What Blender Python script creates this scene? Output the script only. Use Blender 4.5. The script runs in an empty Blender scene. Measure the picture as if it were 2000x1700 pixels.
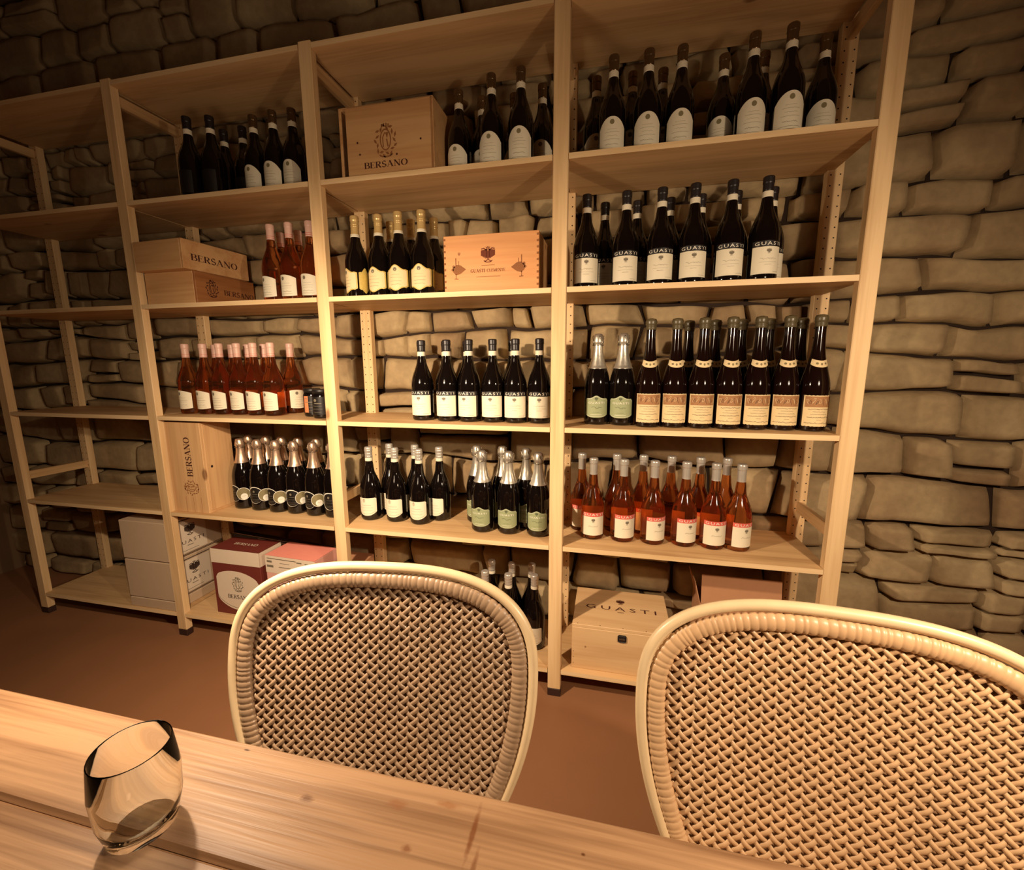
import bpy, math, random
from mathutils import Vector, noise
random.seed(7)
PI = math.pi
SC = bpy.context.scene
COL = SC.collection

# ------------------------------------------------------------------ helpers
class MB:
    def __init__(s): s.v = []; s.f = []; s.m = []; s.s = []
    def face(s, idx, mat=0, smooth=False):
        s.f.append(tuple(idx)); s.m.append(mat); s.s.append(smooth)
    def poly(s, pts, mat=0, smooth=False):
        b = len(s.v); s.v += [tuple(p) for p in pts]; s.face(range(b, b + len(pts)), mat, smooth)
    def box(s, lo, hi, mat=0, bev=0.0, fn=None):
        x0, y0, z0 = lo; x1, y1, z1 = hi
        if bev <= 0:
            P = [(x, y, z) for z in (z0, z1) for y in (y0, y1) for x in (x0, x1)]
            if fn: P = [fn(*p) for p in P]
            b = len(s.v); s.v += P
            for q in ((0,2,3,1),(4,5,7,6),(0,1,5,4),(2,6,7,3),(0,4,6,2),(1,3,7,5)):
                s.face([b + i for i in q], mat)
            return
        # chamfered box
        c = bev; P = []; ids = {}
        for ix in (0, 1):
            for iy in (0, 1):
                for iz in (0, 1):
                    X = (x0, x1)[ix]; Y = (y0, y1)[iy]; Z = (z0, z1)[iz]
                    sx = 1 - 2*ix; sy = 1 - 2*iy; sz = 1 - 2*iz
                    for a, p in ((0, (X, Y + sy*c, Z + sz*c)), (1, (X + sx*c, Y, Z + sz*c)), (2, (X + sx*c, Y + sy*c, Z))):
                        ids[(ix, iy, iz, a)] = len(P); P.append(fn(*p) if fn else p)
        b = len(s.v); s.v += P
        g = lambda *k: b + ids[k]
        for i in (0, 1):
            q = [g(i,0,0,0), g(i,0,1,0), g(i,1,1,0), g(i,1,0,0)]; s.face(q if i == 0 else q[::-1], mat)
            q = [g(0,i,0,1), g(1,i,0,1), g(1,i,1,1), g(0,i,1,1)]; s.face(q if i == 0 else q[::-1], mat)
            q = [g(0,0,i,2), g(0,1,i,2), g(1,1,i,2), g(1,0,i,2)]; s.face(q if i == 0 else q[::-1], mat)
        for i in (0, 1):
            for j in (0, 1):
                fl = (i + j) % 2 == 1
                q = [g(i,j,0,0), g(i,j,0,1), g(i,j,1,1), g(i,j,1,0)]; s.face(q[::-1] if fl else q, mat)
                q = [g(i,0,j,0), g(i,0,j,2), g(i,1,j,2), g(i,1,j,0)]; s.face(q if fl else q[::-1], mat)
                q = [g(0,i,j,1), g(0,i,j,2), g(1,i,j,2), g(1,i,j,1)]; s.face(q[::-1] if fl else q, mat)
                for k in (0, 1):
                    q = [g(i,j,k,0), g(i,j,k,1), g(i,j,k,2)]
                    s.face(q if (i + j + k) % 2 else q[::-1], mat)
    def lathe(s, prof, seg=28, mat=0, smooth=True, cx=0, cy=0, cap=True):
        b = len(s.v); n = len(prof)
        for z, r in prof:
            for k in range(seg):
                a = 2*PI*k/seg; s.v.append((cx + r*math.cos(a), cy + r*math.sin(a), z))
        for i in range(n - 1):
            for k in range(seg):
                k2 = (k + 1) % seg
                s.face((b+i*seg+k, b+i*seg+k2, b+(i+1)*seg+k2, b+(i+1)*seg+k), mat, smooth)
        if cap:
            s.face([b + k for k in range(seg)][::-1], mat)
            s.face([b + (n-1)*seg + k for k in range(seg)], mat)
    def tube(s, pts, rad, seg=8, mat=0, closed=False, flat=1.0, nrm=None, capped=True):
        """tube along pts; rad number or list; flat squashes along frame normal nrm (function or None)"""
        n = len(pts); P = [Vector(p) for p in pts]; b = len(s.v)
        up = Vector((0.13, 0.31, 0.94))
        for i in range(n):
            if closed: t = P[(i+1) % n] - P[i-1]
            else: t = P[min(i+1, n-1)] - P[max(i-1, 0)]
            if t.length < 1e-9: t = Vector((0, 0, 1))
            t.normalize()
            if nrm is not None: N = Vector(nrm(i) if callable(nrm) else nrm)
            else: N = up
            N = N - t*N.dot(t)
            if N.length < 1e-5: N = t.orthogonal()
            N.normalize(); up = N
            B = t.cross(N)
            r = rad[i] if isinstance(rad, (list, tuple)) else rad
            for k in range(seg):
                a = 2*PI*k/seg
                s.v.append(tuple(P[i] + N*(math.cos(a)*r*flat) + B*(math.sin(a)*r)))
        m = n if closed else n - 1
        for i in range(m):
            j = (i + 1) % n
            for k in range(seg):
                k2 = (k + 1) % seg
                s.face((b+i*seg+k, b+i*seg+k2, b+j*seg+k2, b+j*seg+k), mat, True)
        if not closed and capped:
            s.face([b+k for k in range(seg)][::-1], mat); s.face([b+(n-1)*seg+k for k in range(seg)], mat)
    def decal(s, polys, fn, mat):
        for p in polys: s.poly([fn(x, y) for x, y in p], mat)
    def build(s, name, mats, parent=None, loc=None):
        me = bpy.data.meshes.new(name)
        me.from_pydata(s.v, [], s.f)
        if not isinstance(mats, (list, tuple)): mats = [mats]
        for m in mats: me.materials.append(m)
        me.polygons.foreach_set('material_index', s.m)
        me.polygons.foreach_set('use_smooth', s.s)
        me.update()
        o = bpy.data.objects.new(name, me); COL.objects.link(o)
        if parent: o.parent = parent
        if loc: o.location = loc
        return o

def tag(o, label, cat, group=None):
    o['label'] = label; o['category'] = cat
    if group: o['group'] = group
    return o
def thing(name, label, cat, loc=(0,0,0), rz=0, group=None):
    o = bpy.data.objects.new(name, None); COL.objects.link(o); o.empty_display_size = .05
    o.location = loc; o.rotation_euler = (0, 0, rz)
    return tag(o, label, cat, group)
def struct(o): o['kind'] = 'structure'; return o
def dup(root, loc, rz, label, group):
    r = root.copy(); COL.objects.link(r); r.location = loc; r.rotation_euler = (0, 0, rz)
    r['label'] = label; r['group'] = group
    for ch in list(root.children):
        c = ch.copy(); COL.objects.link(c); c.parent = r
        for g in ch.children:
            d = g.copy(); COL.objects.link(d); d.parent = c
    return r

# ------------------------------------------------------------------ materials
def srgb(c):
    f = lambda u: (u/255/12.92) if u/255 <= .04045 else ((u/255+.055)/1.055)**2.4
    return (f(c[0]), f(c[1]), f(c[2]), 1)
def base(name, col, rough=.6, metal=0, spec=.5, coat=0):
    m = bpy.data.materials.new(name); m.use_nodes = True
    b = m.node_tree.nodes['Principled BSDF']
    b.inputs['Base Color'].default_value = srgb(col)
    b.inputs['Roughness'].default_value = rough; b.inputs['Metallic'].default_value = metal
    b.inputs['Specular IOR Level'].default_value = spec
    b.inputs['Coat Weight'].default_value = coat
    return m, m.node_tree, b
def node(nt, t, **kw):
    n = nt.nodes.new(t)
    for k, v in kw.items():
        if k in n.inputs.keys(): n.inputs[k].default_value = v
        else: setattr(n, k, v)
    return n
def speckle(m, nt, b, col, amt=.25, scale=40, bump=.0, coord='Object', stretch=(1,1,1)):
    tc = node(nt, 'ShaderNodeTexCoord'); mp = node(nt, 'ShaderNodeMapping'); mp.inputs['Scale'].default_value = stretch
    nz = node(nt, 'ShaderNodeTexNoise', Scale=scale, Detail=4.0)
    nt.links.new(tc.outputs[coord], mp.inputs[0]); nt.links.new(mp.outputs[0], nz.inputs['Vector'])
    mx = node(nt, 'ShaderNodeMix', data_type='RGBA'); c = srgb(col)
    mx.inputs[6].default_value = tuple(x*(1-amt) for x in c[:3]) + (1,)
    mx.inputs[7].default_value = tuple(min(1, x*(1+amt*.6)) for x in c[:3]) + (1,)
    nt.links.new(nz.outputs[0], mx.inputs[0]); nt.links.new(mx.outputs[2], b.inputs['Base Color'])
    if bump:
        bp = node(nt, 'ShaderNodeBump', Strength=bump, Distance=.002)
        nt.links.new(nz.outputs[0], bp.inputs['Height']); nt.links.new(bp.outputs[0], b.inputs['Normal'])
    return nz
def simple(name, col, rough=.6, metal=0, amt=.15, scale=40, bump=0, coat=0, spec=.5, stretch=(1,1,1)):
    m, nt, b = base(name, col, rough, metal, spec, coat)
    speckle(m, nt, b, col, amt, scale, bump, stretch=stretch)
    return m
def wood(name, light, dark, axis='x', rough=.55, knots=True, fine=1.0, bump=.15, seams=None, spots=(), knotcol=(96,52,22), ramp=(.45,.85)):
    m, nt, b = base(name, light, rough, 0, .35)
    L = nt.links.new
    tc = node(nt, 'ShaderNodeTexCoord'); oi = node(nt, 'ShaderNodeObjectInfo')
    add = node(nt, 'ShaderNodeVectorMath', operation='MULTIPLY_ADD')
    L(oi.outputs['Random'], add.inputs[0]); add.inputs[1].default_value = (7.3, 5.1, 9.7)
    L(tc.outputs['Object'], add.inputs[2])
    def mapped(a, c):
        s = {'x': (a, c, c), 'y': (c, a, c), 'z': (c, c, a)}[axis]
        mp = node(nt, 'ShaderNodeMapping'); mp.inputs['Scale'].default_value = s
        L(add.outputs[0], mp.inputs[0]); return mp
    n1 = node(nt, 'ShaderNodeTexNoise', Scale=1.0, Detail=3.0, Distortion=.6); L(mapped(1.4, 16*fine).outputs[0], n1.inputs['Vector'])
    n2 = node(nt, 'ShaderNodeTexNoise', Scale=1.0, Detail=3.0, Distortion=.3); L(mapped(4.0, 110*fine).outputs[0], n2.inputs['Vector'])
    mx = node(nt, 'ShaderNodeMath', operation='MULTIPLY_ADD'); L(n2.outputs[0], mx.inputs[0]); mx.inputs[1].default_value = .45
    L(n1.outputs[0], mx.inputs[2])
    cr = node(nt, 'ShaderNodeValToRGB'); L(mx.outputs[0], cr.inputs[0])
    cr.color_ramp.elements[0].position = ramp[0]; cr.color_ramp.elements[0].color = srgb(dark)
    cr.color_ramp.elements[1].position = ramp[1]; cr.color_ramp.elements[1].color = srgb(light)
    col = cr.outputs[0]
    def mixin(fac, c):
        nonlocal col
        q = node(nt, 'ShaderNodeMix', data_type='RGBA'); L(fac, q.inputs[0]); L(col, q.inputs[6])
        q.inputs[7].default_value = srgb(c); col = q.outputs[2]
    if knots:
        vo = node(nt, 'ShaderNodeTexVoronoi', Scale=1.0); L(mapped(3.2, 6.5).outputs[0], vo.inputs['Vector'])
        nn = node(nt, 'ShaderNodeTexNoise', Scale=30.0); L(tc.outputs['Object'], nn.inputs['Vector'])
        ad = node(nt, 'ShaderNodeMath', operation='MULTIPLY_ADD'); L(nn.outputs[0], ad.inputs[0]); ad.inputs[1].default_value = .05; L(vo.outputs['Distance'], ad.inputs[2])
        r = node(nt, 'ShaderNodeMapRange'); L(ad.outputs[0], r.inputs[0])
        r.inputs[1].default_value = .085; r.inputs[2].default_value = .125; r.inputs[3].default_value = 1; r.inputs[4].default_value = 0
        sp = node(nt, 'ShaderNodeSeparateColor'); L(vo.outputs['Color'], sp.inputs[0])
        th = node(nt, 'ShaderNodeMath', operation='GREATER_THAN'); L(sp.outputs[0], th.inputs[0]); th.inputs[1].default_value = .5
        ml = node(nt, 'ShaderNodeMath', operation='MULTIPLY'); L(r.outputs[0], ml.inputs[0]); L(th.outputs[0], ml.inputs[1])
        m2 = node(nt, 'ShaderNodeMath', operation='MULTIPLY'); L(ml.outputs[0], m2.inputs[0]); m2.inputs[1].default_value = .7
        mixin(m2.outputs[0], knotcol)
    for (c0, rad, colr, st) in spots:      # worn marks and knots at given places of the board
        sb = node(nt, 'ShaderNodeVectorMath', operation='SUBTRACT'); L(tc.outputs['Object'], sb.inputs[0]); sb.inputs[1].default_value = c0
        dv = node(nt, 'ShaderNodeVectorMath', operation='DIVIDE'); L(sb.outputs[0], dv.inputs[0]); dv.inputs[1].default_value = rad
        ln = node(nt, 'ShaderNodeVectorMath', operation='LENGTH'); L(dv.outputs[0], ln.inputs[0])
        nn = node(nt, 'ShaderNodeTexNoise', Scale=120.0); L(tc.outputs['Object'], nn.inputs['Vector'])
        ad = node(nt, 'ShaderNodeMath', operation='MULTIPLY_ADD'); L(nn.outputs[0], ad.inputs[0]); ad.inputs[1].default_value = .9; L(ln.outputs['Value'], ad.inputs[2])
        r = node(nt, 'ShaderNodeMapRange'); L(ad.outputs[0], r.inputs[0])
        r.inputs[1].default_value = .9; r.inputs[2].default_value = 1.6; r.inputs[3].default_value = st; r.inputs[4].default_value = 0
        mixin(r.outputs[0], colr)
    L(col, b.inputs['Base Color'])
    bp = node(nt, 'ShaderNodeBump', Strength=bump, Distance=.002); L(mx.outputs[0], bp.inputs['Height']); L(bp.outputs[0], b.inputs['Normal'])
    return m

PL, PD = (216, 178, 128), (182, 142, 96)
M = {}
M['pine_x'] = wood('pine_x', PL, PD, 'x')
M['pine_z'] = wood('pine_z', (236,202,152), (208,170,120), 'z')  # post pine paler than the boards, lamp highlight put into its colour
M['pine_edge_lit'] = wood('pine_edge_lit', (240,208,160), (216,180,130), 'x', knots=False)  # raw front edges, lightened further to carry lamp highlights in the colour
M['pine_y'] = wood('pine_y', PL, PD, 'y')
M['crate_x'] = wood('crate_x', (214,170,118), (192,142,92), 'x')
M['crate_z'] = wood('crate_z', (216,174,124), (190,144,98), 'z')
M['crate_orange'] = wood('crate_orange', (222,160,104), (204,138,84), 'x', knots=False, spots=[((-.06, -.005, .165), (.006,.02,.022), (150,80,36), .7), ((.055, -.005,.13), (.006,.02,.006), (130,66,30), .8), ((-.05,-.005,.022), (.004,.02,.011), (150,84,40), .7)])
M['crate_pale'] = wood('crate_pale', (222,186,138), (206,166,118), 'x', knots=False, spots=[((-.02,0,.10),(.004,.02,.011),(150,100,60),.6), ((.05,0,.09),(.004,.02,.004),(110,66,36),.8)])
M['crate_brown'] = wood('crate_brown', (168,112,66), (142,90,50), 'y', knots=False)
M['hole'] = simple('hole_dark', (28,18,12), .9)
M['ink'] = simple('brand_ink', (70,26,12), .8)
M['ink_soft'] = simple('brand_ink_soft', (146,92,50), .8)
M['ink_red'] = simple('brand_ink_reddish', (110,48,22), .8)
M['paper'] = simple('label_paper', (232,222,196), .65, amt=.05)
M['paper_warm'] = simple('label_paper_warm', (230,206,158), .7, amt=.1)
M['print_grey'] = simple('print_grey', (120,110,92), .7)
M['print_dark'] = simple('print_dark', (66,48,38), .7)
M['print_olive'] = simple('print_olive', (132,120,84), .7)
M['print_red'] = simple('print_red', (222,98,84), .6)
M['print_white'] = simple('print_white', (236,230,214), .6, amt=.05)
M['print_green'] = simple('label_green', (150,158,118), .6, amt=.1)
M['print_green_dark'] = simple('label_green_dark', (92,98,70), .6)
M['print_black'] = simple('label_black', (26,22,20), .45)
M['sepia'] = simple('label_sepia', (170,122,78), .7, amt=.35, scale=260)
M['label_gold'] = simple('label_gold', (206,178,92), .45, amt=.25, scale=120)
M['capsule_black'] = simple('capsule_black', (34,28,28), .38)
M['capsule_rose'] = simple('capsule_rose', (232,190,172), .4, amt=.1)
M['capsule_copper'] = simple('capsule_copper', (108,84,56), .25, .6)
M['capsule_gold'] = simple('capsule_gold', (214,182,120), .34, .3)
M['capsule_silver'] = simple('capsule_silver', (222,216,204), .30, .6)
M['foil_silver'] = simple('foil_silver', (216,210,196), .33, .8, amt=.25, scale=90, bump=.5, stretch=(1,1,.25))
M['foil_rose'] = simple('foil_rose', (226,196,168), .33, .8, amt=.3, scale=90, bump=.5, stretch=(1,1,.25))
M['wax'] = simple('wax_seal', (92,82,58), .35, amt=.2, bump=.2)
M['wire'] = simple('wire', (150,140,124), .3, .9)
def glass_dark(name, col):
    m, nt, b = base(name, col, .07, 0, .5, .3)
    speckle(m, nt, b, col, .1, 20)
    return m
M['glass_dark'] = glass_dark('glass_dark', (14, 9, 8))
M['glass_brown'] = glass_dark('glass_brown', (22, 9, 7))
def glass_tint(name, col, trans, rough=.03):
    m, nt, b = base(name, col, rough, 0, .5)
    speckle(m, nt, b, col, .08, 12)
    b.inputs['Transmission Weight'].default_value = trans; b.inputs['IOR'].default_value = 1.36
    return m
M['glass_rose'] = glass_tint('glass_rose', (232, 150, 90), .98)
M['glass_clear'] = glass_tint('glass_clear', (250, 248, 240), 1.0, .01); M['glass_clear'].node_tree.nodes['Principled BSDF'].inputs['IOR'].default_value = 1.25
M['rattan_pale'] = simple('rattan_pale', (226,200,158), .38, amt=.12, scale=30, bump=.1, coat=.2)
M['rattan'] = simple('rattan_woven_shaded', (162,134,106), .42, amt=.3, scale=22, bump=.1, coat=.15)  # woven cane greyed and darkened to stand in for shade on the left chair
M['rattan_lit'] = simple('rattan_woven_lit', (206,168,126), .42, amt=.25, scale=22, bump=.1, coat=.15)  # same cane, brighter: lamplight on the right chair put into its colour
M['rattan_back'] = simple('rattan_lining', (158,120,84), .6, amt=.35, scale=22)
M['floor'] = simple('floor_clay', (148,102,68), .55, amt=.16, scale=3.5, bump=.05)
M['plaster'] = simple('plaster', (120,92,64), .9, amt=.15, scale=4)
M['burgundy'] = simple('carton_burgundy', (112,46,36), .6, amt=.08)
M['carton_white'] = simple('carton_white', (226,208,184), .65, amt=.05)
M['pink'] = simple('carton_pink', (238,150,132), .6, amt=.05)
M['pink_pale'] = simple('carton_pink_pale', (226,172,158), .6, amt=.05)
M['card'] = simple('cardboard', (186,136,98), .8, amt=.08)
M['card_dark'] = simple('carton_dark', (44,26,22), .6)
M['card_grey'] = simple('carton_beige', (196,170,140), .75, amt=.06)
M['foot'] = simple('post_foot', (52,26,16), .7)

# stone
def stone_mat():
    m, nt, b = base('stone', (170,150,118), .9, 0, .2)
    L = nt.links.new
    tc = node(nt, 'ShaderNodeTexCoord')
    n1 = node(nt, 'ShaderNodeTexNoise', Scale=3.2, Detail=3.0); n2 = node(nt, 'ShaderNodeTexNoise', Scale=38.0, Detail=6.0)
    L(tc.outputs['Object'], n1.inputs['Vector']); L(tc.outputs['Object'], n2.inputs['Vector'])
    cr = node(nt, 'ShaderNodeValToRGB'); L(n1.outputs[0], cr.inputs[0])
    cr.color_ramp.elements[0].position = .35; cr.color_ramp.elements[0].color = srgb((142,112,76))
    cr.color_ramp.elements[1].position = .65; cr.color_ramp.elements[1].color = srgb((186,158,112))
    mx = node(nt, 'ShaderNodeMix', data_type='RGBA', blend_type='MULTIPLY'); mx.inputs[0].default_value = .5
    L(cr.outputs[0], mx.inputs[6]); L(n2.outputs[0], mx.inputs[7])
    ge = node(nt, 'ShaderNodeGamma'); ge.inputs[1].default_value = .8; L(mx.outputs[2], ge.inputs[0])
    L(ge.outputs[0], b.inputs['Base Color'])
    bp = node(nt, 'ShaderNodeBump', Strength=.35, Distance=.004); L(n2.outputs[0], bp.inputs['Height']); L(bp.outputs[0], b.inputs['Normal'])
    return m
M['stone'] = stone_mat()
M['joint'] = simple('stone_joint', (46,30,18), .95)

# ------------------------------------------------------------------ 2-D drawing (letters, crests)
_tc = {}
def sans(text, spacing=1.0):
    key = (text, spacing)
    if key in _tc: return _tc[key]
    cu = bpy.data.curves.new('t', 'FONT'); cu.body = text; cu.size = 1; cu.resolution_u = 2; cu.space_character = spacing
    ob = bpy.data.objects.new('t', cu); me = bpy.data.meshes.new_from_object(ob)
    P = [[(me.vertices[i].co.x, me.vertices[i].co.y) for i in p.vertices] for p in me.polygons]
    bpy.data.objects.remove(ob); bpy.data.curves.remove(cu); bpy.data.meshes.remove(me)
    xs = [x for p in P for x, y in p]; ys = [y for p in P for x, y in p]
    x0, x1, y0, y1 = min(xs), max(xs), min(ys), max(ys)
    out = ([[((x-x0)/(x1-x0) - .5, (y-y0)/(y1-y0) - .5) for x, y in p] for p in P])
    _tc[key] = out; return out
def place(polys, cx, cy, w, h, rot=0):
    c, s = math.cos(rot), math.sin(rot)
    return [[(cx + x*w*c - y*h*s, cy + x*w*s + y*h*c) for x, y in p] for p in polys]
def stroke(pts, w, closed=False):
    """polyline -> quads; w number or function(direction angle)"""
    out = []; n = len(pts); L = []; R = []
    for i in range(n):
        a = pts[i-1] if (i > 0 or closed) else pts[i]; b = pts[(i+1) % n] if (i < n-1 or closed) else pts[i]
        dx, dy = b[0]-a[0], b[1]-a[1]; d = math.hypot(dx, dy) or 1e-9
        ww = (w(math.atan2(dy, dx)) if callable(w) else w)/2
        nx, ny = -dy/d*ww, dx/d*ww
        L.append((pts[i][0]+nx, pts[i][1]+ny)); R.append((pts[i][0]-nx, pts[i][1]-ny))
    for i in range(n if closed else n-1):
        j = (i+1) % n; out.append([R[i], R[j], L[j], L[i]])
    return out
def arc(cx, cy, rx, ry, a0, a1, n=10):
    return [(cx + rx*math.cos(math.radians(a0+(a1-a0)*i/n)), cy + ry*math.sin(math.radians(a0+(a1-a0)*i/n))) for i in range(n+1)]
TK, TN = .17, .05
vw = lambda a: TN + (TK-TN)*abs(math.sin(a))**1.3
def glyph(c):
    S = []; st = lambda p, w=TK: S.extend(stroke(p, w)); ser = lambda x, y, l=.26: st([(x-l/2, y), (x+l/2, y)], .05)
    if c in 'BR':
        st([(.14,0),(.14,1)]); ser(.14,.975); st([(.14,.975),(.35,.975)], .05); st([(.14,.53),(.38,.53)], .05)
        S.extend(stroke(arc(.36,.755,.2,.225,90,-90), vw)); W = .66
        if c == 'B': S.extend(stroke(arc(.38,.275,.25,.255,90,-90), vw)); st([(.02,.025),(.38,.025)], .05)
        else: st([(.34,.52),(.62,.02)]); ser(.14,.025); st([(.5,.025),(.74,.025)], .05); W = .7
    elif c == 'E':
        st([(.14,0),(.14,1)]); st([(.02,.975),(.56,.975)], .05); st([(.02,.025),(.6,.025)], .05); st([(.14,.52),(.44,.52)], .05)
        st([(.55,.98),(.55,.8)], .045); st([(.585,.02),(.6,.22)], .045); st([(.44,.62),(.44,.42)], .045); W = .62
    elif c == 'S':
        S.extend(stroke(arc(.3,.74,.2,.235,35,270,12)+[(.32,.5)]+arc(.3,.26,.22,.24,85,-145,12), lambda a: .06+.1*abs(math.cos(a-2.4)))); st([(.47,.98),(.48,.76)], .045); st([(.08,.02),(.07,.25)], .045); W = .58
    elif c == 'A':
        st([(.08,0),(.38,1)], .05); st([(.36,1),(.68,0)]); st([(.18,.33),(.56,.33)], .05); ser(.08,.025); ser(.68,.025,.3); W = .8
    elif c == 'N':
        st([(.12,0),(.12,1)], .055); st([(.68,0),(.68,1)], .055); st([(.1,1),(.68,0)]); ser(.1,.975,.22); ser(.12,.025); ser(.68,.975); W = .8
    elif c == 'O': S.extend(stroke(arc(.4,.5,.33,.48,0,345,23), vw, True)); W = .82
    elif c in 'GC':
        S.extend(stroke(arc(.4,.5,.33,.48,50,310,18), vw)); st([(.62,.98),(.62,.7)], .05)
        if c == 'G': st([(.62,.02),(.62,.42)], .13); ser(.62,.42)
        W = .76
    elif c == 'U':
        S.extend(stroke([(.14,1),(.14,.35)]+arc(.36,.35,.22,.33,180,270,6), TK*.9)); S.extend(stroke(arc(.36,.35,.24,.33,270,360,6)+[(.6,1)], .06)); ser(.14,.975); ser(.6,.975,.22); W = .74
    elif c == 'T': st([(.34,0),(.34,1)]); st([(.04,.975),(.64,.975)], .055); st([(.05,.98),(.05,.78)], .045); st([(.63,.98),(.63,.78)], .045); ser(.34,.025,.3); W = .68
    elif c == 'I': st([(.14,0),(.14,1)]); ser(.14,.975,.3); ser(.14,.025,.3); W = .3
    elif c == 'L': st([(.14,0),(.14,1)]); ser(.14,.975,.3); st([(.02,.025),(.56,.025)], .05); st([(.56,.02),(.57,.24)], .045); W = .6
    elif c == 'M': st([(.12,0),(.12,1)], .055); st([(.8,0),(.8,1)]); st([(.1,1),(.44,.05)]); st([(.44,.05),(.8,1)], .05); ser(.12,.025); ser(.8,.025,.3); W = .94
    else: W = .35
    return S, W
def serif(text):
    key = ('serif', text)
    if key in _tc: return _tc[key]
    x = 0; out = []
    for c in text:
        S, W = glyph(c); out += [[(px+x, py) for px, py in p] for p in S]; x += W + .07
    x -= .07
    out = [[(px/x-.5, py-.5) for px, py in p] for p in out]
    _tc[key] = out; return out
def disc(cx, cy, rx, ry, n=14): return [[(cx+rx*math.cos(2*PI*i/n), cy+ry*math.sin(2*PI*i/n)) for i in range(n)]]
def crest_wreath():
    out = []
    for k in range(18):        # laurel leaves round an oval medallion
        a = 2*PI*k/18; c, s = math.cos(a), math.sin(a); R = .37 + .07*(k % 2)
        cx, cy = c*R, s*R*1.12
        out += place([[(-.5,0),(0,-.5),(.5,0),(0,.5)]], cx, cy, .2, .09, a + .9*(1 if k % 3 else -1))
    out += stroke(arc(0,.03,.22,.33,0,345,23), .045, True)
    out += stroke([(-.1,-.2),(-.12,.1),(-.02,.26)], .04) + stroke([(.1,-.2),(.05,.05)], .05) + place([[(-.5,.5),(.5,.5),(0,-.5)]], .07, .16, .14, .2)
    for x in (-.14,-.05,.05,.14): out += place([[(-.5,-.5),(.5,-.5),(.5,.5),(-.5,.5)]], x, .52-abs(x)*.3, .05, .1)
    out += stroke(arc(0,-.4,.3,.12,200,340,8), .05)
    return out
def crest_eagle():
    out = []
    for s in (-1, 1):
        for i in range(5):     # wing feathers
            x = s*(.14+.085*i); out.append([(x-.045,.34-.015*i),(x+.045,.36-.01*i),(x+.04,-.2+.04*i),(x-.04,-.26+.05*i)][::1 if s > 0 else 1])
        out += stroke([(s*.08,.28),(s*.3,.42),(s*.5,.38)], .07)
        out += stroke([(s*.02,-.3),(s*.22,-.42)], .06)
    out.append([(-.12,.28),(.12,.28),(.13,-.1),(0,-.32),(-.13,-.1)])
    out += disc(-.07,.36,.06,.07,8) + disc(.07,.36,.06,.07,8)
    out += [[(-.14,.44),(.14,.44),(.17,.52),(.06,.48),(0,.56),(-.06,.48),(-.17,.52)]]
    out += stroke(arc(0,-.34,.3,.13,180,360,8), .06)
    return out
WREATH, EAGLE = crest_wreath(), crest_eagle()
def bar(cx, cy, w, h=.0007, n=6, wob=0.0):
    pts = [(cx - w/2 + w*i/n, cy + wob*math.sin(i*2.3+cx*900)) for i in range(n+1)]
    return stroke(pts, h)
def scribble(cx, cy, w, h=.002, n=22, t=.0005, seed=1):
    r = random.Random(seed); pts = []
    for i in range(n+1):
        pts.append((cx - w/2 + w*i/n, cy + h*.5*(r.random()*1.6-.8)*(1 if i % 2 else -1)))
    return stroke(pts, t)

# ------------------------------------------------------------------ setting
XL, XR, YB, ZC = -3.3, 2.5, -3.0, 2.95
b = MB(); b.box((XL-.1, YB-.1, -.08), (XR+.1, .55, 0), 0)
struct(b.build('floor', M['floor']))
b = MB(); b.box((XL-.1, YB-.1, ZC), (XR+.1, .55, ZC+.08)); struct(b.build('ceiling', M['plaster']))
b = MB(); b.box((XL-.1, YB-.1, 0), (XL, .55, ZC)); struct(b.build('wall_left', M['plaster']))
b = MB(); b.box((XR, YB-.1, 0), (XR+.1, .55, ZC)); struct(b.build('wall_right', M['plaster']))
b = MB(); b.box((XL, YB-.1, 0), (XR, YB, ZC)); struct(b.build('wall_rear', M['plaster']))
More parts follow.
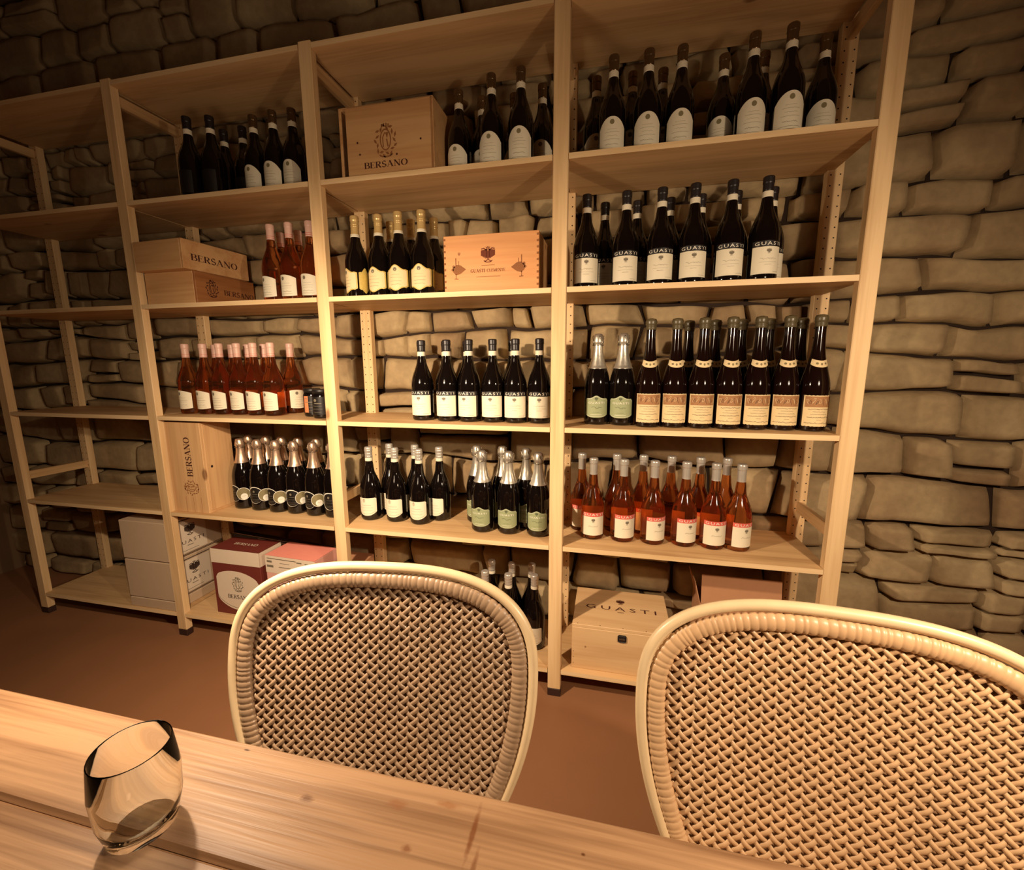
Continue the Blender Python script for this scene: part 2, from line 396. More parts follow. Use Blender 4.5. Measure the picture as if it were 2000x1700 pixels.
# rubble stone wall: one relief of individual stones with open dark joints
def stone_wall():
    w = MB(); rnd = random.Random(21)
    w.box((XL, .395, 0), (XR, .5, ZC), 1)
    zs = [0.0]
    while zs[-1] < ZC - .06: zs.append(min(ZC, zs[-1] + rnd.uniform(.085, .185)))
    wob = lambda x, i: 0 if i == 0 else .042*noise.noise((x*1.7, i*7.7, 3.1)) + .012*noise.noise((x*8, i*3.3, .4))
    def stone(x0, x1, i0, i1, f0, f1, s0, s1):
        # bottom boundary i0 (fraction f0), top boundary
        gap = rnd.uniform(.002, .006); nx = max(7, int((x1-x0)/.026)); nz = 7
        dep = rnd.uniform(.0, .03); tilt = rnd.uniform(-.012, .012); tz = rnd.uniform(-.01, .01); sq = rnd.uniform(.04, .22); sd = rnd.uniform(0, 99)
        b0 = len(w.v)
        for j in range(nz+1):
            v = 2*j/nz - 1
            for i in range(nx+1):
                u = 2*i/nx - 1
                # denser sampling at the edges
                uu = math.copysign(abs(u)**.7, u); vv = math.copysign(abs(v)**.7, v)
                uc = uu*(1 - sq*.16*vv**4); vc = vv*(1 - sq*.3*abs(uu)**5)
                xa = x0 + gap + s0*vc*.5; xb = x1 - gap + s1*vc*.5
                x = xa + (xb-xa)*(uc+1)/2
                zb = zs[i0] + wob(x, i0); zt = zs[i1] + wob(x, i1); H = zt - zb
                za = zb + H*f0 + gap; zc = zb + H*f1 - gap
                z = za + (zc-za)*(vc+1)/2
                z += .006*noise.noise((x*9, z*9, sd)); x += .006*noise.noise((x*9, z*9, sd+5))
                e = max(0, 1-abs(uu)**13)**.5*max(0, 1-abs(vv)**10)**.5
                y = .392 - (.047 + dep + tilt*uu + tz*vv)*e - e*(.010*noise.noise((x*6, z*8, sd)) + .003*noise.noise((x*30, z*30, sd)))
                w.v.append((x, max(.318, y), z))
        for j in range(nz):
            for i in range(nx):
                a = b0 + j*(nx+1)+i; w.face((a, a+1, a+nx+2, a+nx+1), 0, True)
    for r in range(len(zs)-1):
        x = XL + rnd.uniform(-.2, 0); sl = rnd.uniform(-.02, .02)
        h = zs[r+1]-zs[r]
        while x < XR:
            wd = rnd.uniform(.12, .42) if h > .12 else rnd.uniform(.07, .34)
            s2 = rnd.uniform(-.03, .03)
            t = rnd.random()
            if t < .16 and h > .1:
                f = rnd.uniform(.35, .65); stone(x, x+wd, r, r+1, 0, f, sl*.5, s2*.5); stone(x, x+wd, r, r+1, f, 1, sl*.5, s2*.5)
            else: stone(x, x+wd, r, r+1, 0, 1, sl, s2)
            x += wd; sl = s2
    return w
struct(stone_wall().build('wall_back', [M['stone'], M['joint']]))

# ------------------------------------------------------------------ shelving
Z = [2.2629, 1.8467, 1.4604, 1.0109, .5914, .1099]
PW, PT, D, DP = .047, .030, .3095, .2751
PX = [-2.55, -1.70, -.85, 0.0, .8523]
UPL = ['pine post frame at the far left end of the shelving', 'pine post frame between the carton bay and the bay with wooden boxes, second from left',
       'pine post frame left of the middle bay, third from left', 'pine post frame between middle and right bays, full height in view',
       'pine post frame at the right-hand end of the shelving']
for i, px in enumerate(PX):
    t = thing('shelf_upright', UPL[i], 'shelf frame', (px, 0, 0), group='post frames of the shelving')
    m = MB(); m.box((0, 0, .03), (PW, PT, 2.272), 0, .002); f = m.build('front_post', M['pine_z'], t)
    m = MB(); m.box((-.0005, -.0005, 0), (PW+.0005, PT+.0005, .03), 0, .002); m.build('foot', M['foot'], f)
    m = MB(); m.box((0, DP, .03), (PW, DP+PT, 2.272), 0, .002)
    z = .12
    while z < 2.25:                      # two columns of shelf-pin holes
        for hx in (.010, PW-.010):
            m.poly([(hx+.0024*math.cos(a), DP-.0004, z+.0024*math.sin(a)) for a in [2*PI*k/8 for k in range(8)]][::1], 1)
        z += .032
    f = m.build('back_post', [M['pine_z'], M['hole']], t)
    m = MB(); m.box((-.0005, DP-.0005, 0), (PW+.0005, DP+PT+.0005, .03), 0, .002); m.build('foot', M['foot'], f)
    for zr in (.683, 2.195, .055):
        m = MB(); m.box((.014, PT, zr), (.033, DP, zr+.038), 0, .0015); m.build('rung', M['pine_y'], t)
BN = ['far left bay', 'left bay', 'middle bay', 'right bay']
SN = ['topmost', 'second', 'third', 'fourth', 'fifth', 'lowest']
def board(x0, x1, name_bay, k):
    zt = Z[k]; th = .0165; g = .0012
    xa, xb = x0+PW+g, x1-g; xe0, xe1 = x0+.0275, x1+.0195     # between the posts; board ends reach between the posts
    out = [(xa,.0),(xb,.0),(xb,PT+g),(xe1,PT+g),(xe1,DP-g),(xb,DP-g),(xb,D),(xa,D),(xa,DP-g),(xe0,DP-g),(xe0,PT+g),(xa,PT+g)]
    cx = (x0+x1+PW)/2
    m = MB(); n = len(out); out = [(x-cx, y) for x, y in out]
    m.poly([(x, y, 0) for x, y in out], 0); m.poly([(x, y, -th) for x, y in out][::-1], 0)
    for i in range(n):
        a, c = out[i], out[(i+1) % n]; m.poly([(a[0],a[1],-th),(c[0],c[1],-th),(c[0],c[1],0),(a[0],a[1],0)], 1 if i == 0 else 0)
    o = m.build('shelf_board', [M['pine_x'], M['pine_edge_lit']], None, (cx, 0, zt))
    tag(o, '%s shelf board from the top in the %s' % (SN[k], name_bay) if 0 < k < 5 else '%s pine shelf board in the %s' % (SN[k], name_bay), 'shelf', 'pine shelf boards')
for bi in range(4):
    for k in range(6): board(PX[bi], PX[bi+1], BN[bi], k)

# ------------------------------------------------------------------ bottles
def smooth_prof(p, n=4):
    out = []
    for i in range(len(p)-1):
        z0, r0 = p[i]; z1, r1 = p[i+1]
        pz, pr = p[i-1] if i else p[i]; nz, nr = p[i+2] if i+2 < len(p) else p[i+1]
        for k in range(n):
            t = k/n; t2 = t*t; t3 = t2*t
            f = lambda a, b, c, d: .5*(2*b + (c-a)*t + (2*a-5*b+4*c-d)*t2 + (-a+3*b-3*c+d)*t3)
            out.append((f(pz, z0, z1, nz), max(.001, f(pr, r0, r1, nr))))
    out.append(p[-1]); return out
base_p = [(.0012,.030),(.0008,.036),(.003,.0395),(.008,.0412)]
def burg(H, R=.0415, neck=.0142, sh=.128):
    q = [(sh-.055, R),(sh, R),(sh+.018,R*.965),(sh+.04,R*.83),(sh+.062,R*.62),(sh+.083,R*.45),(H-.070,neck*1.13),(H-.055,neck),(H-.022,neck)]
    return smooth_prof(base_p, 2)[:-1] + [(.008,R-.0002),(.012,R)] + smooth_prof(q, 4) + [(H-.020,neck),(H-.019,.0152),(H-.004,.0152),(H-.001,.0140),(H,.012)]
def spark(H, R=.0435):
    q = [(.085,R),(.135,R),(.155,R*.96),(.178,R*.84),(.20,R*.66),(.222,R*.51),(.245,R*.40),(H-.04,.0150),(H-.034,.0148)]
    return smooth_prof(base_p, 2)[:-1] + [(.008,R-.0002),(.012,R)] + smooth_prof(q, 4) + [(H-.03,.0165),(H-.012,.0155),(H-.004,.0145),(H,.010)]
def old(H, R=.0405):
    q = [(.085,R),(.130,R),(.150,R*.97),(.175,R*.84),(.20,R*.68),(.225,R*.53),(.255,R*.43),(.29,R*.375),(H-.03,.0150),(H-.02,.0150)]
    return smooth_prof(base_p, 2)[:-1] + [(.008,R-.0002),(.012,R)] + smooth_prof(q, 4) + [(H-.018,.0165),(H-.006,.0165),(H-.001,.013),(H,.009)]
def radius_at(prof, z):
    for i in range(len(prof)-1):
        if prof[i][0] <= z <= prof[i+1][0] and prof[i+1][0] > prof[i][0]:
            t = (z-prof[i][0])/(prof[i+1][0]-prof[i][0]); return prof[i][1]*(1-t)+prof[i+1][1]*t
    return prof[-1][1]
def sleeve(prof, z0, z1, off=.0006, extra=None, top=True):
    zs = sorted(set([z0, z1] + [z for z, r in prof if z0 < z < z1] + [z0+(z1-z0)*i/10 for i in range(11)]))
    p = [(z0-.0001, radius_at(prof, z0)*.98)] + [(z, radius_at(prof, z)+off + (extra(z) if extra else 0)) for z in zs]
    if top: p += [(z1+off, radius_at(prof, z1)*.6)]
    return p
def wrap(R, ang0=0):      # (arc length s, height z) -> point on the cylinder; s=0 faces -y
    return lambda s, z: (R*math.sin(s/R+ang0), -R*math.cos(s/R+ang0), z)
def label_sheet(m, R, w, zb, zt, mat=0, n=18, nz=6, ang=0, off=.0005):
    f = wrap(R+off, ang); b0 = len(m.v)
    for i in range(n+1):
        u = 2*i/n-1; s = u*w/2; a, c = zb(u), zt(u)
        for j in range(nz+1):
            m.v.append(f(s, a+(c-a)*j/nz))
    for i in range(n):
        for j in range(nz):
            q = b0+i*(nz+1)+j; m.face((q, q+nz+1, q+nz+2, q+1), mat, True)
const = lambda v: (lambda u: v)
def archtop(lo, side, top): return lambda u: side + (top-side)*(1-abs(u)**2.2)
def rnd_end(v, r, up): # rounded corners
    return lambda u: v + (-1 if up else 1)*r*max(0, (abs(u)-.88)/.12)**2
RB, RS = .0415, .0435
PROTO = {}
def body(kind, prof, mat, label, seg=30):
    t = thing('wine_bottle', label, 'bottle'); m = MB(); m.lathe(prof, seg); m.build('glass_body', mat, t); return t
def build_protos():
    # A: copper capsule, arched cream label
    p = burg(.298); t = body('A', p, M['glass_dark'], ''); PROTO['A'] = t
    m = MB(); m.lathe(sleeve(p, .252, .298), 22); m.build('capsule', M['capsule_copper'], t)
    m = MB(); m.lathe(sleeve(p, .235, .252, .0007, top=False), 22, cap=False); m.build('neck_band', M['paper'], t)
    m = MB(); label_sheet(m, RB, .088, const(.014), archtop(0,.083,.113)); f = wrap(RB+.0008)
    m.decal(place(disc(0,0,.5,.5,10), 0, .098, .014, .015), f, 1)
    m.decal(scribble(0,.078,.030,.002,seed=2)+bar(0,.070,.045)+scribble(0,.060,.034,.003,seed=3)+bar(0,.050,.05)+scribble(0,.036,.040,.004,t=.0009,seed=5)+bar(0,.024,.06,.0009), f, 1)
    m.decal(bar(0,.0165,.086,.003,10), wrap(RB+.0009), 2)
    m.build('label', [M['paper'], M['print_olive'], M['print_grey']], t)
    # K: black capsule, dark back label
    t = body('K', p, M['glass_dark'], ''); PROTO['K'] = t
    m = MB(); m.lathe(sleeve(p, .252, .298), 22); m.build('capsule', M['capsule_black'], t)
    m = MB(); m.lathe(sleeve(p, .235, .252, .0007, top=False), 22, cap=False); m.build('neck_band', M['paper'], t)
    m = MB(); label_sheet(m, RB, .07, const(.02), const(.10)); m.build('label', M['print_black'], t)
    # D: black capsule, white letters over cream label
    t = body('D', p, M['glass_dark'], ''); PROTO['D'] = t
    m = MB(); m.lathe(sleeve(p, .256, .298), 22); m.build('capsule', M['capsule_black'], t)
    m = MB(); m.lathe(sleeve(p, .240, .256, .0007, top=False), 22, cap=False); m.build('neck_band', M['paper'], t)
    m = MB(); label_sheet(m, RB, .094, const(.020), const(.112)); f = wrap(RB+.0009)
    label_sheet(m, RB, .094, const(.096), const(.1125), 1, off=.0007)
    m.decal(place(sans('GUASTI', 1.25), 0, .1045, .080, .0095), f, 2)
    m.decal(place(EAGLE, 0, .083, .013, .014), f, 3)
    m.decal(scribble(0,.062,.046,.005,30,.0006,seed=8)+bar(0,.053,.05,.0005)+scribble(0,.046,.02,.002,seed=4)+bar(.026,.026,.022,.0008), f, 3)
    m.build('label', [M['paper'], M['print_black'], M['print_white'], M['print_grey']], t)
    # C: gold ringed capsule, scalloped gold-edged label
    p = burg(.30); t = body('C', p, M['glass_dark'], ''); PROTO['C'] = t
    ring = lambda z: .0006*(1 if any(abs(z-a) < .0016 for a in (.236,.262,.268,.284)) else 0)
    m = MB(); zz = [.229+(.30-.229)*i/48 for i in range(49)]
    m.lathe([(z, radius_at(p, z)+.0007+ring(z)) for z in zz]+[(.3006,.009)], 22); m.build('capsule', M['capsule_gold'], t)
    m = MB(); m.lathe(sleeve(p, .224, .234, .0009, top=False), 22, cap=False); m.build('neck_band', M['paper'], t)
    sc = lambda u: .104+.008*math.cos(u*PI*1.5)-.010*max(0,(abs(u)-.8)/.2)
    sb = lambda u: .028-.006*math.cos(u*PI*1.5)+.010*max(0,(abs(u)-.8)/.2)
    m = MB(); label_sheet(m, RB, .098, sb, sc, 1, off=.0004); label_sheet(m, RB, .088, lambda u: sb(u)+.003, lambda u: sc(u)-.003, 0, off=.0008); f = wrap(RB+.0011)
    m.decal(place(disc(0,0,.5,.5,12), 0, .096, .014, .014), f, 2)
    m.decal(scribble(0,.078,.03,.002,seed=11)+bar(0,.068,.05)+bar(0,.056,.045,.0009)+scribble(0,.044,.04,.004,t=.0009,seed=12), f, 2)
    m.build('label', [M['paper_warm'], M['label_gold'], M['print_grey']], t)
    m = MB(); label_sheet(m, RB, .05, sb, sc, 0, ang=1.9); m.build('back_label', M['label_gold'], t)
    # B: rosé, pink capsule
    t = body('B', p, M['glass_rose'], ''); PROTO['B'] = t
    m = MB(); m.lathe(sleeve(p, .242, .30), 22); m.decal([], None, 0); m.build('capsule', M['capsule_rose'], t)
    m = MB()
    for z in (.247, .254): m.lathe([(z, .0150), (z+.0002, .0160), (z+.0010, .0160), (z+.0012, .0150)], 22, cap=False)
    m.build('capsule_stripes', M['print_red'], t)
    m = MB(); label_sheet(m, RB, .080, lambda u: .026-.004*(1-u*u), lambda u: .090+.012*(1-abs(u+.35)**2.0*.55)); f = wrap(RB+.0009)
    m.decal(place(disc(0,0,.5,.5,10), -.012, .088, .013, .014), f, 1)
    m.decal(scribble(0,.070,.034,.002,seed=21)+bar(0,.060,.045)+bar(0,.052,.04,.0005)+scribble(0,.040,.042,.004,t=.0009,seed=22)+bar(0,.031,.05), f, 1)
    m.build('label', [M['paper'], M['print_grey']], t)
    m = MB(); label_sheet(m, RB, .05, const(.03), const(.095), 0, ang=PI); m.build('back_label', M['paper_warm'], t)
    # H: silver ringed capsule, cream label with curved foot
    p = burg(.30, .0425, sh=.118); t = body('H', p, M['glass_dark'], ''); PROTO['H'] = t
    m = MB(); zz = [.256+(.30-.256)*i/34 for i in range(35)]
    m.lathe([(z, radius_at(p, z)+.0007+(.0006 if any(abs(z-a) < .0012 for a in (.262,.274,.286)) else 0)) for z in zz]+[(.3006,.009)], 22); m.build('capsule', M['capsule_silver'], t)
    m = MB(); m.lathe(sleeve(p, .243, .256, .0009, top=False), 22, cap=False); m.build('neck_band', M['paper'], t)
    m = MB(); label_sheet(m, .0425, .084, lambda u: .022+.016*abs(u)**2.2, rnd_end(.096, .004, True)); f = wrap(.0425+.0009)
    m.decal(place(WREATH, -.010, .086, .013, .014), f, 1)
    m.decal(bar(0,.066,.04)+bar(0,.056,.052,.0005)+scribble(0,.044,.046,.003,seed=31)+stroke([(-.036+.072*i/12, .030+.008*abs(i/6-1)**2) for i in range(13)], .0008), f, 1)
    m.build('label', [M['paper'], M['print_grey']], t)
    # I: rosé with silver capsule, red band and cream label
    p = burg(.296, .0415, .0135, .112); t = body('I', p, M['glass_rose'], ''); PROTO['I'] = t
    m = MB(); m.lathe(sleeve(p, .236, .296), 22); m.build('capsule', M['capsule_silver'], t)
    m = MB(); label_sheet(m, RB, .090, const(.018), const(.102)); label_sheet(m, RB, .090, const(.088), const(.1025), 1, off=.0007); f = wrap(RB+.0009)
    m.decal(place(sans('GUASTI', 1.25), 0, .0955, .078, .0085), f, 2)
    m.decal(place(EAGLE, 0, .074, .012, .014), f, 3)
    m.decal(scribble(0,.052,.034,.006,20,.0007,seed=41), f, 3)
    m.build('label', [M['paper'], M['print_red'], M['print_white'], M['print_grey']], t)
    m = MB(); label_sheet(m, RB, .05, const(.022), const(.105), 0, ang=PI); m.build('back_label', M['paper_warm'], t)
    # E / G sparkling
    p = spark(.31)
    def foil(t, mat, z0):
        m = MB(); m.lathe(sleeve(p, z0, .31, .0008, lambda z: .0022*math.exp(-((z-.285)/.012)**2)+(.0016 if z < z0+.004 else 0)), 26); m.build('foil', mat, t)
        m = MB()
        for k in range(4):
            a = k*PI/2+.5; m.tube([((radius_at(p, z)+.0042)*math.cos(a+.25*math.sin(i*1.3)), (radius_at(p, z)+.0042)*math.sin(a+.25*math.sin(i*1.3)), z) for i, z in enumerate([.272,.280,.288,.296,.304])], .0011, 5)
        m.tube([(.0192*math.cos(2*PI*k/20), .0192*math.sin(2*PI*k/20), .272+.0012*math.sin(k*2)) for k in range(20)], .0011, 5, closed=True)
        m.build('wire_cage', M['wire'], t)
    t = body('E', p, M['glass_dark'], ''); PROTO['E'] = t; foil(t, M['foil_silver'], .193)
    sh = lambda u: .092+.010*math.exp(-(u/.32)**2)-(.006 if abs(u) > .9 else 0)
    shb = lambda u: .026+.010*abs(u)**3
    m = MB(); label_sheet(m, RS, .084, shb, sh, 0); f = wrap(RS+.0009)
    m.decal(stroke([(-.040+.080*i/16, sh(-.95+1.9*i/16)-.0022) for i in range(17)], .0007), f, 2)
    m.decal(place(EAGLE, 0, .090, .011, .012), f, 1)
    m.decal(place(sans('GUASTI', 1.2), 0, .077, .058, .0065), f, 2)
    m.decal(scribble(0,.061,.036,.010,12,.0013,seed=51)+scribble(0,.044,.026,.003,seed=52), f, 1)
    m.decal(bar(0,.036,.04,.0008)+stroke([(-.036+.072*i/12, .029+.006*abs(i/6-1)**3) for i in range(13)], .0006), f, 2)
    m.build('label', [M['print_green'], M['print_green_dark'], M['print_white']], t)
    t = body('G', p, M['glass_dark'], ''); PROTO['G'] = t; foil(t, M['foil_rose'], .205)
    m = MB(); f = wrap(RS+.0008); f2 = wrap(RS+.0012); f0 = wrap(RS+.0005)
    def dsk(m, cx, cz, r, fn, mat, n=26, ry=None):
        ry = ry or r; c0 = len(m.v); m.v.append(fn(cx, cz)); rings = 4
        for q in range(1, rings+1):
            for i in range(n): m.v.append(fn(cx+r*q/rings*math.cos(2*PI*i/n), cz+ry*q/rings*math.sin(2*PI*i/n)))
        for i in range(n): m.face((c0, c0+1+i, c0+1+(i+1) % n), mat, True)
        for q in range(rings-1):
            for i in range(n):
                a = c0+1+q*n+i; d = c0+1+q*n+(i+1) % n; m.face((a, a+n, d+n, d), mat, True)
    dsk(m, -.002, .072, .037, f0, 1); dsk(m, 0, .071, .0345, f, 0)
    dsk(m, .042, .070, .028, wrap(RS+.0009), 1); dsk(m, .042, .070, .026, f2, 2); dsk(m, .046, .058, .014, wrap(RS+.0016), 1)
    m.decal(place(disc(0,0,.5,.5,10), -.004, .088, .010, .011), f2, 3)
    m.decal(bar(0,.076,.024,.0012)+scribble(0,.066,.034,.003,seed=61)+bar(0,.052,.04,.0008)+bar(0,.046,.03,.0008)+scribble(.046,.060,.016,.004,seed=62), wrap(RS+.0018), 3)
    m.build('label', [M['print_black'], M['print_white'], M['print_olive'], M['print_grey']], t)
    # F: tall old bottle with wax seal, neck label, sepia picture label
    p = old(.353); t = body('F', p, M['glass_brown'], ''); PROTO['F'] = t
    m = MB(); m.lathe(sleeve(p, .318, .353, .0016, lambda z: .0006*math.sin(z*700)), 22); m.build('wax_seal', M['wax'], t)
    m = MB(); n = 16; b0 = 0
    for i in range(n+1):
        u = 2*i/n-1; a = u*1.15
        for j in range(5):
            z = .196+.010*u*u*1.0+(.020-.004*abs(u)**4)*j/4; R = radius_at(p, z)+.0008; m.v.append((R*math.sin(a), -R*math.cos(a), z))
    for i in range(n):
        for j in range(4):
            q = i*5+j; m.face((q, q+5, q+6, q+1), 0, True)
    def nf(s, z): R = radius_at(p, z)+.0013; return (R*math.sin(s/R), -R*math.cos(s/R), z)
    m.decal(place(disc(0,0,.5,.5,8), 0, .206, .006, .008)+place(disc(0,0,.5,.5,8), .012, .208, .008, .007)+place(disc(0,0,.5,.5,8), -.012, .208, .008, .007), nf, 1)
    m.build('neck_label', [M['paper_warm'], M['print_olive']], t)
    m = MB(); label_sheet(m, RB, .090, lambda u: .017+.0008*math.sin(u*30), lambda u: .112+.0008*math.sin(u*25)); f = wrap(RB+.0011)
    label_sheet(m, RB, .082, const(.076), const(.109), 1, off=.0008)
    rr = random.Random(5)
    for i in range(9):
        cx = -.034+.0085*i; cz = .092+rr.uniform(-.004,.004)
        m.decal(stroke([(cx+.004*math.cos(q*1.1+i)*rr.uniform(.5,1.2), cz+.011*math.sin(q*.8+i*2)*rr.uniform(.5,1)) for q in range(7)], .0009), f, 2 if i % 2 else 3)
    for k, (z, wd, h) in enumerate([(.070,.062,.0035),(.062,.036,.0018),(.054,.048,.0022),(.045,.064,.004),(.037,.014,.0016),(.027,.078,.0045)]):
        m.decal(scribble(0, z, wd, h, int(wd*700), .0009 if h > .003 else .0006, seed=70+k), f, 2)
    m.build('label', [M['paper_warm'], M['sepia'], M['print_dark'], M['paper_warm']], t)
    # L: lowest shelf, white label
build_protos()
used = set()
ORD = ['first','second','third','fourth','fifth','sixth','seventh','eighth','ninth']
def row(kind, z, pts, what, where, group, yaw=0.0, jit=.12):
    rnd = random.Random(len(pts)*13+int(z*1000))
    for i, q in enumerate(pts):
        x, y = q[0], q[1]; a = yaw + (q[2] if len(q) > 2 else rnd.uniform(-jit, jit))
        lab = '%s, %s from left, %s' % (what, ORD[i], where) if len(pts) > 1 else '%s, %s' % (what, where)
        if kind not in used:
            t = PROTO[kind]; t.location = (x, y, z); t.rotation_euler = (0, 0, a); t['label'] = lab; t['group'] = group; used.add(kind)
        else: dup(PROTO[kind], (x, y, z), a, lab, group)
G1 = 'copper-capsuled bottles on the second shelf'
row('A', Z[1], [(-1.154,.119,-.05),(-1.060,.109,.0),(-.981,.114,.0)], 'dark bottle with copper capsule', 'second shelf of left bay', G1)
row('K', Z[1], [(-1.404,.07),(-1.315,.085),(-1.349,.18),(-1.255,.175)], 'unlabelled dark bottle with black capsule', 'second shelf of left bay', 'black-capsuled bottles at the dim end of the second shelf')
row('A', Z[1], [(-.347,.150,-.1),(-.216,.095,.0),(-.116,.085,.03)], 'dark bottle with copper capsule', 'front row beside big branded box', G1)
row('A', Z[1], [(-.280,.205,.1),(-.166,.215,.2),(-.062,.185,.0)], 'dark bottle with copper capsule', 'back row beside big branded box', G1)
row('A', Z[1], [(.172,.098,.0),(.275,.095,.0),(.370,.100,-.03),(.563,.093,.0),(.655,.080,.0),(.764,.148,-.1)], 'dark bottle with copper capsule', 'front row, second shelf of right bay', G1)
row('A', Z[1], [(.117,.188,.1),(.232,.190,-.1),(.325,.195,.1),(.500,.170,-.3),(.615,.185,.0)], 'dark bottle with copper capsule', 'back row, second shelf of right bay', G1)
G2 = 'rosé bottles with pink capsules'
row('B', Z[2], [(-1.126,.124,-.15),(-1.039,.120,.0),(-.950,.122,.1)], 'rosé bottle with pink capsule', 'front row, third shelf of left bay', G2)
row('B', Z[2], [(-1.165,.225),(-1.075,.218)], 'rosé bottle with pink capsule', 'back row, third shelf of left bay', G2)
G3 = 'gold-capsuled bottles beside the orange box'
row('C', Z[2], [(-.750,.112,-.65),(-.658,.118,-.2),(-.572,.106,.0),(-.484,.110,.05)], 'dark bottle with gold capsule', 'front row beside orange wooden box', G3)
row('C', Z[2], [(-.655,.205),(-.567,.200),(-.475,.203)], 'dark bottle with gold capsule', 'back row beside orange wooden box', G3)
G4 = 'black-capsuled bottles with white lettering over a cream label'
row('D', Z[2], [(.100,.098,.1),(.225,.097,.05),(.332,.094,.0),(.427,.084,.0),(.531,.082,.0),(.626,.079,.12)], 'black-capsuled bottle with cream label', 'front row, third shelf of right bay', G4)
row('D', Z[2], [(.156,.185,.0),(.263,.193,.0),(.367,.190,.1),(.461,.182),(.566,.178),(.668,.172)], 'black-capsuled bottle with cream label', 'back row, third shelf of right bay', G4)
row('B', Z[3], [(-1.610,.125,.0),(-1.524,.132,.0),(-1.440,.132,.0),(-1.354,.136,.0),(-1.267,.130,.0),(-1.180,.128,.0),(-1.165,.222,1.3)], 'rosé bottle with pink capsule', 'front row, fourth shelf of left bay', G2)
row('B', Z[3], [(-1.566,.232),(-1.480,.236),(-1.395,.236),(-1.308,.234)], 'rosé bottle with pink capsule', 'back row, fourth shelf of left bay', G2)
row('D', Z[3], [(-.505,.115,.0),(-.402,.108,.0),(-.316,.108,-.22),(-.227,.112,.0),(-.142,.110,.1),(-.056,.116,.15)], 'black-capsuled bottle with cream label', 'front row, fourth shelf of middle bay', G4)
row('D', Z[3], [(-.548,.205),(-.445,.205),(-.358,.208),(-.176,.206)], 'black-capsuled bottle with cream label', 'back row, fourth shelf of middle bay', G4)
G5 = 'sparkling bottles with silver foil and green labels'
row('E', Z[3], [(.147,.125,.0),(.232,.122,-.1)], 'silver-foiled sparkling bottle with green label', 'fourth shelf of right bay', G5)
G6 = 'tall wax-sealed bottles with picture labels'
row('F', Z[3], [(.317,.095,.0),(.3995,.103,.0),(.482,.100,.05),(.5645,.097,.06),(.647,.102,.05),(.7295,.105,.0),(.8115,.100,.10)], 'tall wax-sealed bottle with picture label', 'front row, fourth shelf of right bay', G6)
row('F', Z[3], [(.450,.192),(.534,.190),(.616,.192),(.700,.193),(.795,.192)], 'tall wax-sealed bottle with picture label', 'back row, fourth shelf of right bay', G6)
G7 = 'sparkling bottles with rose foil and dark round labels'
row('G', Z[4], [(-1.392,.137,-.30),(-1.298,.132,.12),(-1.202,.127,-.18),(-1.112,.128,.15),(-1.014,.122,-.15),(-.925,.122,.1)], 'rose-foiled sparkling bottle with dark round label', 'front row on fifth shelf', G7)
row('G', Z[4], [(-1.433,.225),(-1.334,.222),(-1.248,.218),(-1.160,.217),(-1.063,.212)], 'rose-foiled sparkling bottle with dark round label', 'back row on fifth shelf', G7)
G8 = 'silver-capsuled bottles with cream labels'
row('H', Z[4], [(-.758,.126,.05),(-.645,.130,.0),(-.538,.124,.0)], 'silver-capsuled dark bottle with cream label', 'front row, fifth shelf of middle bay', G8)
row('H', Z[4], [(-.708,.205,.3),(-.592,.205,.2),(-.474,.180,-.35)], 'silver-capsuled dark bottle with cream label', 'back row, fifth shelf of middle bay', G8)
row('E', Z[4], [(-.270,.100,-.05),(-.168,.103,.0),(-.0545,.100,.02)], 'silver-foiled sparkling bottle with green label', 'front row, fifth shelf of middle bay', G5)
row('E', Z[4], [(-.318,.188,-.1),(-.216,.200,.4),(-.114,.172,.2)], 'silver-foiled sparkling bottle with green label', 'back row, fifth shelf of middle bay', G5)
G9 = 'rosé bottles with red lettered bands'
row('I', Z[4], [(.143,.120,.12),(.250,.117,.38),(.354,.117,.5),(.459,.122,.40),(.553,.118,.15),(.633,.120,.45)], 'rosé bottle with red band and silver capsule', 'front row on fifth shelf', G9)
row('I', Z[4], [(.098,.192,.2),(.226,.205,1.2),(.322,.205,.5),(.420,.205,1.3),(.519,.205,.6),(.608,.208,.4)], 'rosé bottle with red band and silver capsule', 'back row on fifth shelf', G9)
row('H', Z[5], [(-.270,.118),(-.174,.114),(-.072,.128,-.1)], 'silver-capsuled dark bottle', 'front row on lowest shelf behind the chair', G8)
row('H', Z[5], [(-.270,.215),(-.181,.210),(-.100,.218)], 'silver-capsuled dark bottle', 'back row on lowest shelf behind the chair', G8)

# two small dark jars beside the rosé bottles
def jar(x, y, rz, label, orange):
    t = thing('jar', label, 'jar', (x, y, Z[3]), rz)
    p = [(.001,.026),(.000,.030),(.004,.034),(.010,.035),(.088,.035),(.096,.032),(.100,.030)]
    m = MB(); m.lathe(p, 26); m.build('glass_body', M['glass_dark'], t)
    m = MB(); m.lathe([(.0985,.030),(.0985,.0325),(.112,.0325),(.114,.030)], 26); m.build('lid', M['print_black'], t)
    m = MB(); label_sheet(m, .035, .060, const(.016), const(.086)); 
    if orange: label_sheet(m, .035, .020, const(.018), const(.084), 1, ang=-.25, off=.0009)
    f = wrap(.0360)
    m.decal(place(disc(0,0,.5,.5,12), -.008, .072, .012, .012)+bar(.002,.060,.030,.003)+bar(0,.050,.036,.001)+bar(0,.038,.040,.001)+bar(0,.026,.03,.001), f, 2)
    m.build('label', [M['print_black'], M['jar_orange'], M['print_grey']], t)
M['jar_orange'] = simple('jar_orange', (222,132,84), .6)
jar(-.925, .085, .1, 'small dark jar with pale lettering, beside the post', False)
jar(-1.000, .130, .1, 'small dark jar with narrow orange label, behind the other jar', True)

